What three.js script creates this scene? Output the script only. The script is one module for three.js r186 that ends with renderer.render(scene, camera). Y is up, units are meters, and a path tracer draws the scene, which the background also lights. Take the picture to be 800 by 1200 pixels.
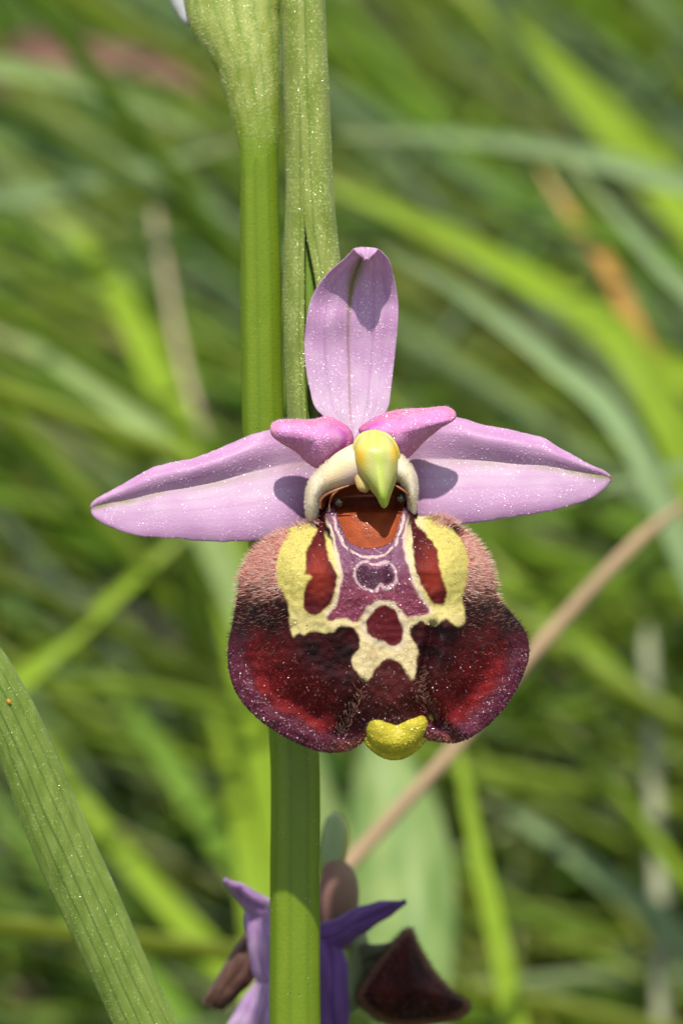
import * as THREE from 'three';
import { ImprovedNoise } from 'three/addons/math/ImprovedNoise.js';

// ------------------------------------------------------------------ camera, sky, sun, exposure
const MM = 0.001, TILT = THREE.MathUtils.degToRad(24), DIST = 220, STEM_LONG = 130;   // millimetres where not said
const FLOWER = new THREE.Vector3(0, STEM_LONG * MM * Math.cos(TILT), 0);              // the flower's middle, in metres
const scene = new THREE.Scene();
const camera = new THREE.PerspectiveCamera(2 * THREE.MathUtils.radToDeg(Math.atan(24 / DIST)), 682 / 1024, 0.01, 60);
const LEAN = new THREE.Quaternion().setFromAxisAngle(new THREE.Vector3(1, 0, 0), -TILT);   // the stem leans back, the camera looks down by as much
const toWorld = (v) => v.clone().multiplyScalar(MM).applyQuaternion(LEAN).add(FLOWER);
camera.position.copy(toWorld(new THREE.Vector3(0, 0, DIST)));
camera.quaternion.copy(LEAN);
camera.focus = (DIST - 0.5) * MM;
camera.userData.fStop = camera.getFocalLength() / 3.9;   // an opening 3.9 mm across
const SKY_STRENGTH = 1.22;
const SUN = new THREE.Vector3(-0.04, 0.79, 0.60).normalize().applyQuaternion(LEAN);
{   // a spring sky with thin, broken white cloud
  const W = 256, H = 128, data = new Float32Array(W * H * 4), n = new ImprovedNoise();
  for (let y = 0; y < H; y++) for (let x = 0; x < W; x++) {
    const el = ((y + 0.5) / H - 0.5) * Math.PI, az = (x / W) * 2 * Math.PI, up = Math.max(0, Math.sin(el)), o = (y * W + x) * 4;
    const dx = Math.cos(az) * Math.cos(el) * 2.2, dy = Math.sin(el) * 2.2, dz = Math.sin(az) * Math.cos(el) * 2.2;
    const c = 0.5 + 0.6 * n.noise(dx + 4, dy * 1.6, dz) + 0.35 * n.noise(dx * 2.3, dy * 4 + 7, dz * 2.3) + 0.15 * n.noise(dx * 5, dy * 8, dz * 5 + 3), k = Math.min(1, Math.max(0, c));
    const blue = [0.30 - 0.12 * up, 0.40 - 0.12 * up, 0.56 - 0.10 * up], cloud = [0.62, 0.62, 0.62];
    for (let q = 0; q < 3; q++) data[o + q] = (blue[q] * (1 - k) + cloud[q] * k) * SKY_STRENGTH;
    data[o + 3] = 1;
  }
  const t = new THREE.DataTexture(data, W, H, THREE.RGBAFormat, THREE.FloatType);
  t.mapping = THREE.EquirectangularReflectionMapping; t.magFilter = THREE.LinearFilter; t.needsUpdate = true;
  scene.background = t; scene.environment = t;
}
const sun = new THREE.DirectionalLight(new THREE.Color(1, 0.955, 0.87), 4.6);
sun.name = 'sunlight';
sun.position.copy(SUN).multiplyScalar(2); sun.castShadow = true; sun.shadow.radius = 2;
Object.assign(sun.shadow.camera, { left: -0.6, right: 0.6, top: 0.6, bottom: -0.6, near: 0.5, far: 4 });
sun.shadow.mapSize.set(4096, 4096);
scene.add(sun, sun.target);
const renderer = new THREE.WebGLRenderer({ antialias: true });
renderer.setSize(682, 1024);
renderer.toneMapping = THREE.LinearToneMapping;
renderer.toneMappingExposure = 1.6;
renderer.shadowMap.enabled = true;

// ------------------------------------------------------------------ helpers
let seed = 7;
const rnd = () => { seed = (seed + 0x6d2b79f5) | 0; let t = Math.imul(seed ^ (seed >>> 15), 1 | seed); t = (t + Math.imul(t ^ (t >>> 7), 61 | t)) ^ t; return ((t ^ (t >>> 14)) >>> 0) / 4294967296; };
const rr = (a, b) => a + (b - a) * rnd();
const perlin = new ImprovedNoise();
const noise = (x, y, z = 0.37) => perlin.noise(x + 31.7, y + 17.3, z + 5.1);
const clamp = (x, a = 0, b = 1) => Math.min(b, Math.max(a, x));
const step = (a, b, x) => { const t = clamp((x - a) / (b - a)); return t * t * (3 - 2 * t); };
const mix = (a, b, t) => a + (b - a) * t;
const mix3 = (a, b, t) => [mix(a[0], b[0], t), mix(a[1], b[1], t), mix(a[2], b[2], t)];
const gauss = (d, w) => Math.exp(-(d * d) / (w * w));
const V = (x, y, z) => new THREE.Vector3(x, y, z);
/** A spot measured on the plant (25 to the millimetre, from the flower's middle) as plant millimetres at depth z. */
const at = (x, y, z = 0) => { const f = (DIST - z) / DIST * 0.04; return [(x - 400) * f, (600 - y) * f, z]; };
/** Smooth table through rows of numbers; the first column is the parameter. */
function table(rows) {
  return (t) => {
    let i = 0;
    while (i < rows.length - 2 && t > rows[i + 1][0]) i++;
    const a = rows[Math.max(0, i - 1)], b = rows[i], c = rows[i + 1], d = rows[Math.min(rows.length - 1, i + 2)];
    const u = clamp((t - b[0]) / (c[0] - b[0]));
    return b.slice(1).map((_, k) => {
      const m0 = (c[k + 1] - a[k + 1]) / (c[0] - a[0] || 1) * (c[0] - b[0]), m1 = (d[k + 1] - b[k + 1]) / (d[0] - b[0] || 1) * (c[0] - b[0]);
      const u2 = u * u, u3 = u2 * u;
      return (2 * u3 - 3 * u2 + 1) * b[k + 1] + (u3 - 2 * u2 + u) * m0 + (-2 * u3 + 3 * u2) * c[k + 1] + (u3 - u2) * m1;
    });
  };
}
const evenly = (rows) => table(rows.map((r, i) => [i / (rows.length - 1), ...r]));
function closedLine(points, per = 6) {
  const c = new THREE.CatmullRomCurve3(points.map(([x, y]) => V(x, y, 0)), true, 'centripetal');
  return c.getPoints(points.length * per).slice(0, -1).map((p) => [p.x, p.y]);
}
function openLine(points, per = 6) {
  return new THREE.CatmullRomCurve3(points.map(([x, y]) => V(x, y, 0)), false, 'centripetal').getPoints(points.length * per).map((p) => [p.x, p.y]);
}
function lineDistance(line, x, y, closed) {
  let best = 1e9;
  for (let i = 0, n = closed ? line.length : line.length - 1; i < n; i++) {
    const [ax, ay] = line[i], [bx, by] = line[(i + 1) % line.length], dx = bx - ax, dy = by - ay, t = clamp(((x - ax) * dx + (y - ay) * dy) / (dx * dx + dy * dy || 1));
    const ex = x - ax - dx * t, ey = y - ay - dy * t, d = ex * ex + ey * ey;
    if (d < best) best = d;
  }
  return Math.sqrt(best);
}
function region(points) {   // signed distance to a closed outline, positive inside, with a quick reject
  const line = closedLine(points), xs = line.map((p) => p[0]), ys = line.map((p) => p[1]);
  const x0 = Math.min(...xs) - 9, x1 = Math.max(...xs) + 9, y0 = Math.min(...ys) - 9, y1 = Math.max(...ys) + 9;
  return (x, y) => {
    if (x < x0 || x > x1 || y < y0 || y > y1) return -9;
    let inside = false;
    for (let i = 0, j = line.length - 1; i < line.length; j = i++) {
      const [ax, ay] = line[i], [bx, by] = line[j];
      if ((ay > y) !== (by > y) && x < ((bx - ax) * (y - ay)) / (by - ay) + ax) inside = !inside;
    }
    return (inside ? 1 : -1) * lineDistance(line, x, y, true);
  };
}
/** Rings of points, closed round: f(t, a) gives { p: mm, uv, c }. One indexed geometry in metres, moved by OFFSET millimetres. */
function rings(nT, nR, f, offset = [0, 0, 0]) {
  const pos = [], uv = [], col = [], index = [];
  for (let i = 0; i <= nT; i++) for (let j = 0; j < nR; j++) {
    const o = f(i / nT, j / nR);
    pos.push((o.p[0] + offset[0]) * MM, (o.p[1] + offset[1]) * MM, (o.p[2] + offset[2]) * MM); uv.push(...(o.uv ?? [0, 0])); col.push(...(o.c ?? [1, 1, 1]));
  }
  for (let i = 0; i < nT; i++) for (let j = 0; j < nR; j++) {
    const a = i * nR + j, b = i * nR + (j + 1) % nR, c = a + nR, d = b + nR;
    index.push(a, c, b, b, c, d);
  }
  const g = new THREE.BufferGeometry();
  g.setAttribute('position', new THREE.Float32BufferAttribute(pos, 3));
  g.setAttribute('uv', new THREE.Float32BufferAttribute(uv, 2));
  g.setAttribute('color', new THREE.Float32BufferAttribute(col, 3));
  g.setIndex(index);
  g.computeVertexNormals();
  const n = g.attributes.normal;
  for (const i of [0, nT]) {   // a pole gets one normal
    const s = V(0, 0, 0), p = g.attributes.position, q = V(0, 0, 0).fromBufferAttribute(p, i * nR);
    let same = true;
    for (let j = 0; j < nR; j++) { s.add(V(0, 0, 0).fromBufferAttribute(n, i * nR + j)); same &&= q.distanceTo(V(0, 0, 0).fromBufferAttribute(p, i * nR + j)) < 1e-6; }
    if (same && s.lengthSq() > 0) { s.normalize(); for (let j = 0; j < nR; j++) n.setXYZ(i * nR + j, s.x, s.y, s.z); }
  }
  return g;
}
function flip(g) { const a = g.index.array; for (let i = 0; i < a.length; i += 3) { const t = a[i + 1]; a[i + 1] = a[i + 2]; a[i + 2] = t; } const n = g.attributes.normal.array; for (let i = 0; i < n.length; i++) n[i] = -n[i]; return g; }
/** A thin blade: face(t, s) for s from -1 to 1 gives mm; thick(t, s) its thickness; paint(t, s, front). */
function sheet(nT, nS, face, thick, paint, offset) {
  const front = [], h = 1e-3;
  const P = (t, s) => V(...face(t, s));
  const across = (t, s) => P(Math.min(1, t + h), s).sub(P(Math.max(0, t - h), s)).cross(P(t, Math.min(1, s + h)).sub(P(t, Math.max(-1, s - h)))).normalize();
  const turn = across(0.3, 0.1).z < 0 ? -1 : 1;
  const g = rings(nT, nS * 2, (t, a) => {
    const isFront = a < 0.5, s = isFront ? -1 + 4 * a + 1 / nS : 3 - 4 * a - 1 / nS;
    const p = P(t, s);
    const n = across(t, s).multiplyScalar(turn);
    const th = thick(t, s) * Math.sqrt(Math.max(0, 1 - s * s)) * 0.5;
    p.addScaledVector(n, isFront ? th : -th);
    return { p: p.toArray(), uv: [s * 2 + 4, t * 10], c: paint(t, s, isFront) };
  }, offset);
  return outward(g);
}
function outward(g) {   // turn the faces out if the body encloses a negative volume
  const p = g.attributes.position, ix = g.index.array, a = V(0, 0, 0), b = V(0, 0, 0), c = V(0, 0, 0);
  const m = V(0, 0, 0);
  for (let i = 0; i < p.count; i++) m.add(a.fromBufferAttribute(p, i));
  m.divideScalar(p.count);
  let v = 0;
  for (let i = 0; i < ix.length; i += 3) v += a.fromBufferAttribute(p, ix[i]).sub(m).dot(b.fromBufferAttribute(p, ix[i + 1]).sub(m).cross(c.fromBufferAttribute(p, ix[i + 2]).sub(m)));
  return v < 0 ? flip(g) : g;
}
/** A cushion over a closed outline: front(x, y, rho, edge) its height in mm, back(x, y, rho) that of its rear. */
function cushion({ outline, middle: [cx, cy], front, back, paint, nR = 200, nF = 60, nB = 16, round = 0.25, uvScale = 0.04 }, offset) {
  const line = closedLine(outline, 10), radius = (a) => {
    const dx = Math.cos(a), dy = Math.sin(a);
    let best = 0;
    for (let i = 0; i < line.length; i++) {
      const [ax, ay] = line[i], [bx, by] = line[(i + 1) % line.length], ex = bx - ax, ey = by - ay, den = dx * ey - dy * ex;
      if (Math.abs(den) < 1e-9) continue;
      const r = ((ax - cx) * ey - (ay - cy) * ex) / den, k = ((ax - cx) * dy - (ay - cy) * dx) / den;
      if (k >= -1e-6 && k <= 1 + 1e-6 && r > best) best = r;
    }
    return best;
  };
  const R = Array.from({ length: nR }, (_, j) => radius((j / nR) * 2 * Math.PI)), nE = 6, nT = nF + nE + nB;
  const g = rings(nT, nR, (t, a) => {
    const i = Math.round(t * nT), j = Math.round(a * nR) % nR, ang = a * 2 * Math.PI, r = R[j];
    let rho, z, out = 0;
    if (i <= nF) rho = Math.pow(i / nF, 0.8); else if (i <= nF + nE) rho = 1; else rho = 1 - (i - nF - nE) / nB;
    const x = cx + Math.cos(ang) * r * rho, y = cy + Math.sin(ang) * r * rho;
    const zf = front(x, y, rho, r * (1 - rho), ang), zb = Math.min(zf - 0.02, back(x, y, rho, r * (1 - rho), ang));
    if (i <= nF) z = zf; else if (i <= nF + nE) { const k = (i - nF) / nE * Math.PI; z = mix(zf, zb, (1 - Math.cos(k)) / 2); out = Math.sin(k) * round; } else z = zb;
    const p = at(x, y, z);
    p[0] += Math.cos(ang) * out; p[1] -= Math.sin(ang) * out;
    return { p, uv: [x * uvScale, y * uvScale], c: paint(x, y, rho, r * (1 - rho), ang, i > nF + 2) };
  }, offset);
  return outward(g);
}
/** A tube of varying oval section along rows [x, y, z, half width, half depth]. */
function oval(nT, nR, rows, paint, offset, bulge) {
  const f = evenly(rows);
  return outward(rings(nT, nR, (t, a) => {
    const [x, y, z, w, d] = f(t), ang = a * 2 * Math.PI, c = at(x, y, z), h = f(Math.min(1, t + 0.01)), l = f(Math.max(0, t - 0.01)), tx = h[0] - l[0], ty = -(h[1] - l[1]), tl = Math.hypot(tx, ty) || 1;
    const k = bulge ? bulge(t, ang) : 1, sx = ty / tl, sy = -tx / tl, u = Math.cos(ang) * w * 0.04 * k, v = Math.sin(ang) * d * 0.04 * k;
    return { p: [c[0] + sx * u, c[1] + sy * u, c[2] + v], uv: [ang / (2 * Math.PI) * Math.round(w * 0.04 * 6.3), t * Math.hypot(rows[0][0] - rows.at(-1)[0], rows[0][1] - rows.at(-1)[1]) * 0.04], c: paint(t, ang, x + sx * w * Math.cos(ang), y - sy * w * Math.cos(ang)) };
  }, offset));
}
const used = new Map();
function numbered(name) { const n = used.get(name) ?? 0; used.set(name, n + 1); return n ? `${name}_${String(n).padStart(3, '0')}` : name; }
function tag(o, label, category, group, kind) {
  if (label) o.userData.label = label;
  if (category) o.userData.category = category;
  if (group) o.userData.group = group;
  if (kind) o.userData.kind = kind;
  return o;
}
function part(name, geometry, material, parent) {
  const m = new THREE.Mesh(geometry, material);
  m.name = name; m.castShadow = m.receiveShadow = true; parent.add(m);
  return m;
}
function areaSampler(g) {
  const p = g.attributes.position, n = g.attributes.normal, c = g.attributes.color, ix = g.index.array, sums = new Float64Array(ix.length / 3), A = V(0, 0, 0), B = V(0, 0, 0), C = V(0, 0, 0);
  let total = 0;
  for (let i = 0; i < sums.length; i++) {
    A.fromBufferAttribute(p, ix[3 * i]); B.fromBufferAttribute(p, ix[3 * i + 1]).sub(A); C.fromBufferAttribute(p, ix[3 * i + 2]).sub(A);
    sums[i] = total += B.cross(C).length();
  }
  return () => {
    const r = rnd() * total;
    let lo = 0, hi = sums.length - 1;
    while (lo < hi) { const m = (lo + hi) >> 1; if (sums[m] < r) lo = m + 1; else hi = m; }
    const a = ix[3 * lo], b = ix[3 * lo + 1], d = ix[3 * lo + 2], u = rnd(), v = rnd() * (1 - u), w = 1 - u - v;
    const blend = (q) => V(q.getX(a) * u + q.getX(b) * v + q.getX(d) * w, q.getY(a) * u + q.getY(b) * v + q.getY(d) * w, q.getZ(a) * u + q.getZ(b) * v + q.getZ(d) * w);
    return { p: blend(p), n: blend(n).normalize(), c: blend(c) };
  };
}
const UP = V(0, 1, 0);
function instances(name, geometry, material, list, parent) {   // list of { m: Matrix4, c: [r, g, b] }
  const im = new THREE.InstancedMesh(geometry, material, list.length);
  list.forEach((o, i) => { im.setMatrixAt(i, o.m); im.setColorAt(i, new THREE.Color().setRGB(...o.c)); });
  im.name = name; im.castShadow = im.receiveShadow = true; im.userData.kind = 'stuff'; parent.add(im);
  return im;
}
/** The same list as one joined mesh, each copy in its colour times the source's own. */
function joined(name, geometry, material, list, parent) {
  const P = geometry.attributes.position, N = geometry.attributes.normal, C = geometry.attributes.color, ix = geometry.index.array, n = P.count, k = list.length;
  const pos = new Float32Array(n * k * 3), nor = new Float32Array(n * k * 3), col = new Float32Array(n * k * 3), index = new Uint32Array(ix.length * k), v = V(0, 0, 0), nm = new THREE.Matrix3();
  list.forEach((o, i) => {
    nm.getNormalMatrix(o.m);
    for (let j = 0; j < n; j++) {
      const at3 = (i * n + j) * 3;
      v.fromBufferAttribute(P, j).applyMatrix4(o.m).toArray(pos, at3);
      v.fromBufferAttribute(N, j).applyMatrix3(nm).normalize().toArray(nor, at3);
      col[at3] = o.c[0] * C.getX(j); col[at3 + 1] = o.c[1] * C.getY(j); col[at3 + 2] = o.c[2] * C.getZ(j);
    }
    for (let j = 0; j < ix.length; j++) index[i * ix.length + j] = ix[j] + i * n;
  });
  const g = new THREE.BufferGeometry();
  g.setAttribute('position', new THREE.BufferAttribute(pos, 3)); g.setAttribute('normal', new THREE.BufferAttribute(nor, 3)); g.setAttribute('color', new THREE.BufferAttribute(col, 3));
  g.setIndex(new THREE.BufferAttribute(index, 1));
  const m = part(name, g, material, parent);
  m.userData.kind = 'stuff';
  return m;
}

// ------------------------------------------------------------------ textures: the grain of cells, as relief
function dataMap(n, f, srgb) {
  const d = new Uint8Array(n * n * 4);
  for (let y = 0; y < n; y++) for (let x = 0; x < n; x++) { const c = f(x / n, y / n), o = (y * n + x) * 4; for (let k = 0; k < 3; k++) d[o + k] = clamp(Array.isArray(c) ? c[k] : c) * 255; d[o + 3] = 255; }
  const t = new THREE.DataTexture(d, n, n);
  t.wrapS = t.wrapT = THREE.RepeatWrapping; t.magFilter = THREE.LinearFilter; t.minFilter = THREE.LinearMipmapLinearFilter; t.generateMipmaps = true; t.needsUpdate = true;
  if (srgb) t.colorSpace = THREE.SRGBColorSpace;
  return t;
}
function cellMap(n, cells, stretch = 1) {   // domed cells on a jittered lattice that wraps; taller than wide by stretch
  const nx = cells, ny = Math.round(cells / stretch), jx = [], jy = [], jh = [];
  for (let i = 0; i < nx * ny; i++) { jx.push(rnd() * 0.8 + 0.1); jy.push(rnd() * 0.8 + 0.1); jh.push(rr(0.55, 1)); }
  return dataMap(n, (u, v) => {
    const x = u * nx, y = v * ny, ix = Math.floor(x), iy = Math.floor(y);
    let best = 9, h = 0;
    for (let dy = -1; dy <= 1; dy++) for (let dx = -1; dx <= 1; dx++) {
      const k = ((iy + dy + ny) % ny) * nx + (ix + dx + nx) % nx, ex = x - ix - dx - jx[k], ey = y - iy - dy - jy[k], d = ex * ex + ey * ey;
      if (d < best) { best = d; h = jh[k]; }
    }
    return h * Math.max(0, 1 - best * 1.6);
  });
}
const cells = cellMap(512, 44), longCells = cellMap(512, 48, 3);
const scaled = (t, x, y) => { const c = t.clone(); c.repeat.set(x, y); c.needsUpdate = true; return c; };
const PETAL_GRAIN = scaled(cells, 0.33, 0.33), LIP_GRAIN = scaled(cells, 0.36, 0.36), STEM_GRAIN = scaled(longCells, 0.5, 0.28);
const skin = (o) => new THREE.MeshPhysicalMaterial({ vertexColors: true, side: THREE.DoubleSide, thickness: 0, ...o });
const FLESH_TONE = new THREE.Color().setRGB(0.86, 0.86, 0.86);
const M = {
  petal: skin({ color: FLESH_TONE, roughness: 1, transmission: 0.36, bumpMap: PETAL_GRAIN, bumpScale: 0.000008, specularIntensity: 0.3, clearcoat: 0.22, clearcoatRoughness: 0.38 }),
  flesh: skin({ color: FLESH_TONE, roughness: 1, transmission: 0.2, bumpMap: PETAL_GRAIN, bumpScale: 0.00001, specularIntensity: 0.5 }),
  lip: skin({ color: FLESH_TONE, roughness: 0.5, bumpMap: LIP_GRAIN, bumpScale: 0.000014, specularIntensity: 0.13 }),
  wax: skin({ color: FLESH_TONE, roughness: 0.36, bumpMap: PETAL_GRAIN, bumpScale: 0.000008, specularIntensity: 0.7 }),
  gland: new THREE.MeshPhysicalMaterial({ roughness: 0.1, color: 0x2a2415, clearcoat: 1, clearcoatRoughness: 0.05 }),
  stem: skin({ roughness: 0.36, bumpMap: STEM_GRAIN, bumpScale: 0.000014, specularIntensity: 0.45 }),
  leaf: skin({ roughness: 1, transmission: 0.3, bumpMap: STEM_GRAIN, bumpScale: 0.00001, specularIntensity: 0.4, clearcoat: 0.25, clearcoatRoughness: 0.4 }),
  bead: new THREE.MeshPhysicalMaterial({ roughness: 0.15, color: 0xffffff, specularIntensity: 1, ior: 1.65, clearcoat: 1, clearcoatRoughness: 0.12 }),
  hair: new THREE.MeshPhysicalMaterial({ roughness: 1, transmission: 0.4, thickness: 0, side: THREE.DoubleSide, color: FLESH_TONE, specularIntensity: 0.35, vertexColors: true }),
  grass: skin({ roughness: 1, transmission: 0.42, specularIntensity: 0.3, clearcoat: 0.15, clearcoatRoughness: 0.45 }),
  tuft: skin({ roughness: 1, transmission: 0.42, specularIntensity: 0.3, clearcoat: 0.15, clearcoatRoughness: 0.45 }),
  moist: skin({ roughness: 0.2, bumpMap: PETAL_GRAIN, bumpScale: 0.000008, specularIntensity: 1 }),
  tip: skin({ color: FLESH_TONE, roughness: 1, transmission: 0.2, bumpMap: PETAL_GRAIN, bumpScale: 0.00002, specularIntensity: 0.3, clearcoat: 0.3, clearcoatRoughness: 0.42 }),
  dry: skin({ roughness: 1, transmission: 0.1 }),
};

// ------------------------------------------------------------------ the ground
{
  const map = dataMap(512, (u, v) => {
    let a = 0, k = 1, f = 6;
    for (let o = 0; o < 5; o++, k *= 0.55, f *= 2) a += k * Math.abs(perlin.noise(u * f + 3, v * f + 9, o * 7.7) );
    const s = 0.22 + 0.34 * a;
    const green = clamp(0.6 + 1.6 * perlin.noise(u * 9, v * 9, 2.2)); return mix3([s * 0.95, s * 0.8, s * 0.55], [s * 0.5, s * 0.8, s * 0.22], green);
  }, true);
  map.repeat.set(300, 300);
  const g = new THREE.PlaneGeometry(24, 24, 1, 1).rotateX(-Math.PI / 2);
  const ground = new THREE.Mesh(g, new THREE.MeshStandardMaterial({ map, roughness: 0.95, bumpMap: map, bumpScale: 0.004 }));
  ground.name = 'ground'; ground.receiveShadow = true; ground.userData.kind = 'structure';
  scene.add(ground);
}

// ------------------------------------------------------------------ the orchid
const orchid = new THREE.Group();
orchid.name = 'orchid_plant';
tag(orchid, 'upright orchid with a lilac-sepalled flower, patterned maroon lip and thick green stem', 'orchid');
const ROOT = [-1.9, -STEM_LONG, -5.6], OFF = ROOT.map((x) => -x);
orchid.position.copy(toWorld(V(...ROOT))); orchid.quaternion.copy(LEAN);
scene.add(orchid);

// stem
const stripes = (ang, k, p = 0) => Math.pow(0.5 + 0.5 * Math.cos(ang * k + p), 6);
{
  const base = [0.095, 0.15, 0.005], dark = [0.062, 0.115, 0.003], pale = [0.14, 0.19, 0.012];
  const rows = [];
  const f = table([[-120, 304, 20], [0, 304.5, 21], [206, 304, 23.3], [300, 305.5, 24.5], [420, 307, 25], [500, 309, 25.5], [620, 316, 27], [740, 330, 28.5], [880, 345, 29.3], [1040, 346, 30], [1200, 346, 30.8], [2200, 353, 34], [3850, 353, 38]]);
  for (let i = 0; i <= 80; i++) { const y = mix(-120, 3850, Math.pow(i / 80, 1.5)); rows.push([y, ...f(y)]); }
  const g = oval(260, 72, rows.map(([y, x, w]) => [x, y, -5.6, w, w]), (t, ang) => {
    const n = 0.5 + 0.5 * noise(ang * 2, t * 130), s = stripes(ang, 9, 0.6 * noise(t * 12, 1));
    return mix3(mix3(base, pale, 0.5 * n * n + 0.3 * stripes(ang, 5, 1)), dark, 0.5 * s);
  }, OFF, (t, ang) => 1 + 0.012 * Math.cos(ang * 9) + 0.012 * noise(t * 60, ang));
  part('stem', g, M.stem, orchid);
}
// ovary behind the flower
part('ovary', oval(40, 32, [[338, 640, -5.6, 16, 16], [345, 560, -5.4, 20, 20], [368, 520, -4.8, 21, 20], [395, 520, -3.6, 19, 18], [410, 532, -2.4, 15, 14]], (t, a) => mix3([0.1, 0.18, 0.02], [0.2, 0.3, 0.06], stripes(a, 6)), OFF), M.stem, orchid);

const bractPaint = (lines) => (t, s, x, y) => {
  let c = mix3([0.17, 0.22, 0.025], [0.26, 0.30, 0.07], clamp(0.5 + 0.9 * noise(x * 0.09, y * 0.02, 3) + 0.3 * noise(x * 0.6, y * 0.1)));
  for (const l of lines) c = mix3(c, [0.085, 0.16, 0.015], 0.75 * gauss((s - l) + 0.02 * noise(y * 0.03, l * 9), 0.035));
  return mix3(c, [0.13, 0.2, 0.04], 0.6 * step(0.9, 1, Math.abs(s)));
};
// the bract behind the flower: two margins that part in a narrow V
{
  const left = table([[-120, 326, 352], [0, 329, 357], [137, 332.5, 358], [215, 334.5, 358], [268, 333, 357.5], [330, 331.5, 357], [420, 333, 357.5], [500, 337, 360]]);
  const right = table([[-120, 344, 378], [0, 347, 381.5], [137, 351, 387.5], [215, 354, 391], [268, 357, 395], [300, 363, 398.5], [330, 369, 401], [420, 380, 405], [500, 386, 405]]);
  const make = (edge, z0, bend, lines, from, to) => sheet(150, 20, (t, s) => {
    const y = mix(-120, 500, t), [a, b] = edge(y), x = mix(a, b, (s + 1) / 2) + 0.5 * noise(y * 0.02, s);
    return at(x, y, z0 + bend(s) + 0.12 * noise(x * 0.05, y * 0.012, 8) + t * 0.5);
  }, () => 0.16, (t, s) => { const y = mix(-120, 500, t), [a, b] = edge(y); return bractPaint(lines)(t, s, mix(a, b, (s + 1) / 2), y); }, OFF);
  part('bract', make(left, -4.7, (s) => -0.7 * Math.pow(Math.max(0, -s), 2) + 0.25 * s, [-0.8, -0.1, 0.55]), M.leaf, orchid);
  part('bract', make(right, -4.4, (s) => -0.7 * Math.pow(Math.max(0, s), 2) - 0.12 * s, [-0.45, 0.3, 0.72]), M.leaf, orchid);
  part('bract_keel', oval(60, 20, [[340, -120, -5.2, 10, 8], [352, 60, -5.2, 14, 8], [358, 200, -5.2, 18, 9], [362, 330, -5.2, 22, 10], [366, 420, -5.1, 24, 12], [372, 505, -4.9, 20, 10]], (t, a) => mix3([0.075, 0.14, 0.012], [0.14, 0.22, 0.03], stripes(a, 8)), OFF), M.stem, orchid);
}
// the bract that wraps the next bud, and the bud's pale sepal
{
  const f = table([[-140, 200, 331], [-80, 203, 330.5], [-40, 207, 330], [0, 216, 329], [15, 220, 328.8], [30, 226, 328.5], [52, 241, 328.3], [82, 255, 328.3], [115, 266, 328], [148, 275, 327.8], [170, 278.5, 327.4], [192, 280, 327]]);
  const rows = [];
  for (let i = 0; i <= 13; i++) { const y = mix(206, -140, i / 13), [a, b] = f(Math.min(192, y)), k = step(206, 150, y); rows.push([(a + b) / 2, y, -5.55, (b - a) / 2 + mix(-1.5, 1.2, k), Math.min(30, (b - a) * 0.38) + mix(3.6, 4.5, k)]); }
  part('bud_bract', oval(120, 90, rows, (t, a, x, y) => {
    const u = Math.cos(a);
    let c = mix3([0.16, 0.20, 0.02], [0.27, 0.30, 0.08], clamp(0.35 + t * 0.7 + 0.8 * noise(x * 0.11, y * 0.04, 4)));
    for (const l of [-0.75, -0.35, 0.05, 0.42, 0.8]) c = mix3(c, [0.11, 0.18, 0.022], 0.6 * gauss(u - l + 0.03 * noise(t * 9, l), 0.045));
    return mix3([0.11, 0.175, 0.008], c, step(0.02, 0.3, t));
  }, OFF), M.stem, orchid);
  part('bud_sepal', oval(40, 40, [[226, 31, -6, 1, 1], [221, 24, -6, 8, 8], [217, 12, -6.1, 13, 14], [213, -4, -6.2, 17, 20], [208, -40, -6.2, 22, 26], [210, -110, -6.2, 24, 26]], (t, a) => mix3([0.36, 0.4, 0.28], [0.55, 0.53, 0.55], 0.5 + 0.5 * Math.cos(a * 3 + 1)), OFF), M.wax, orchid);
}
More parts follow.
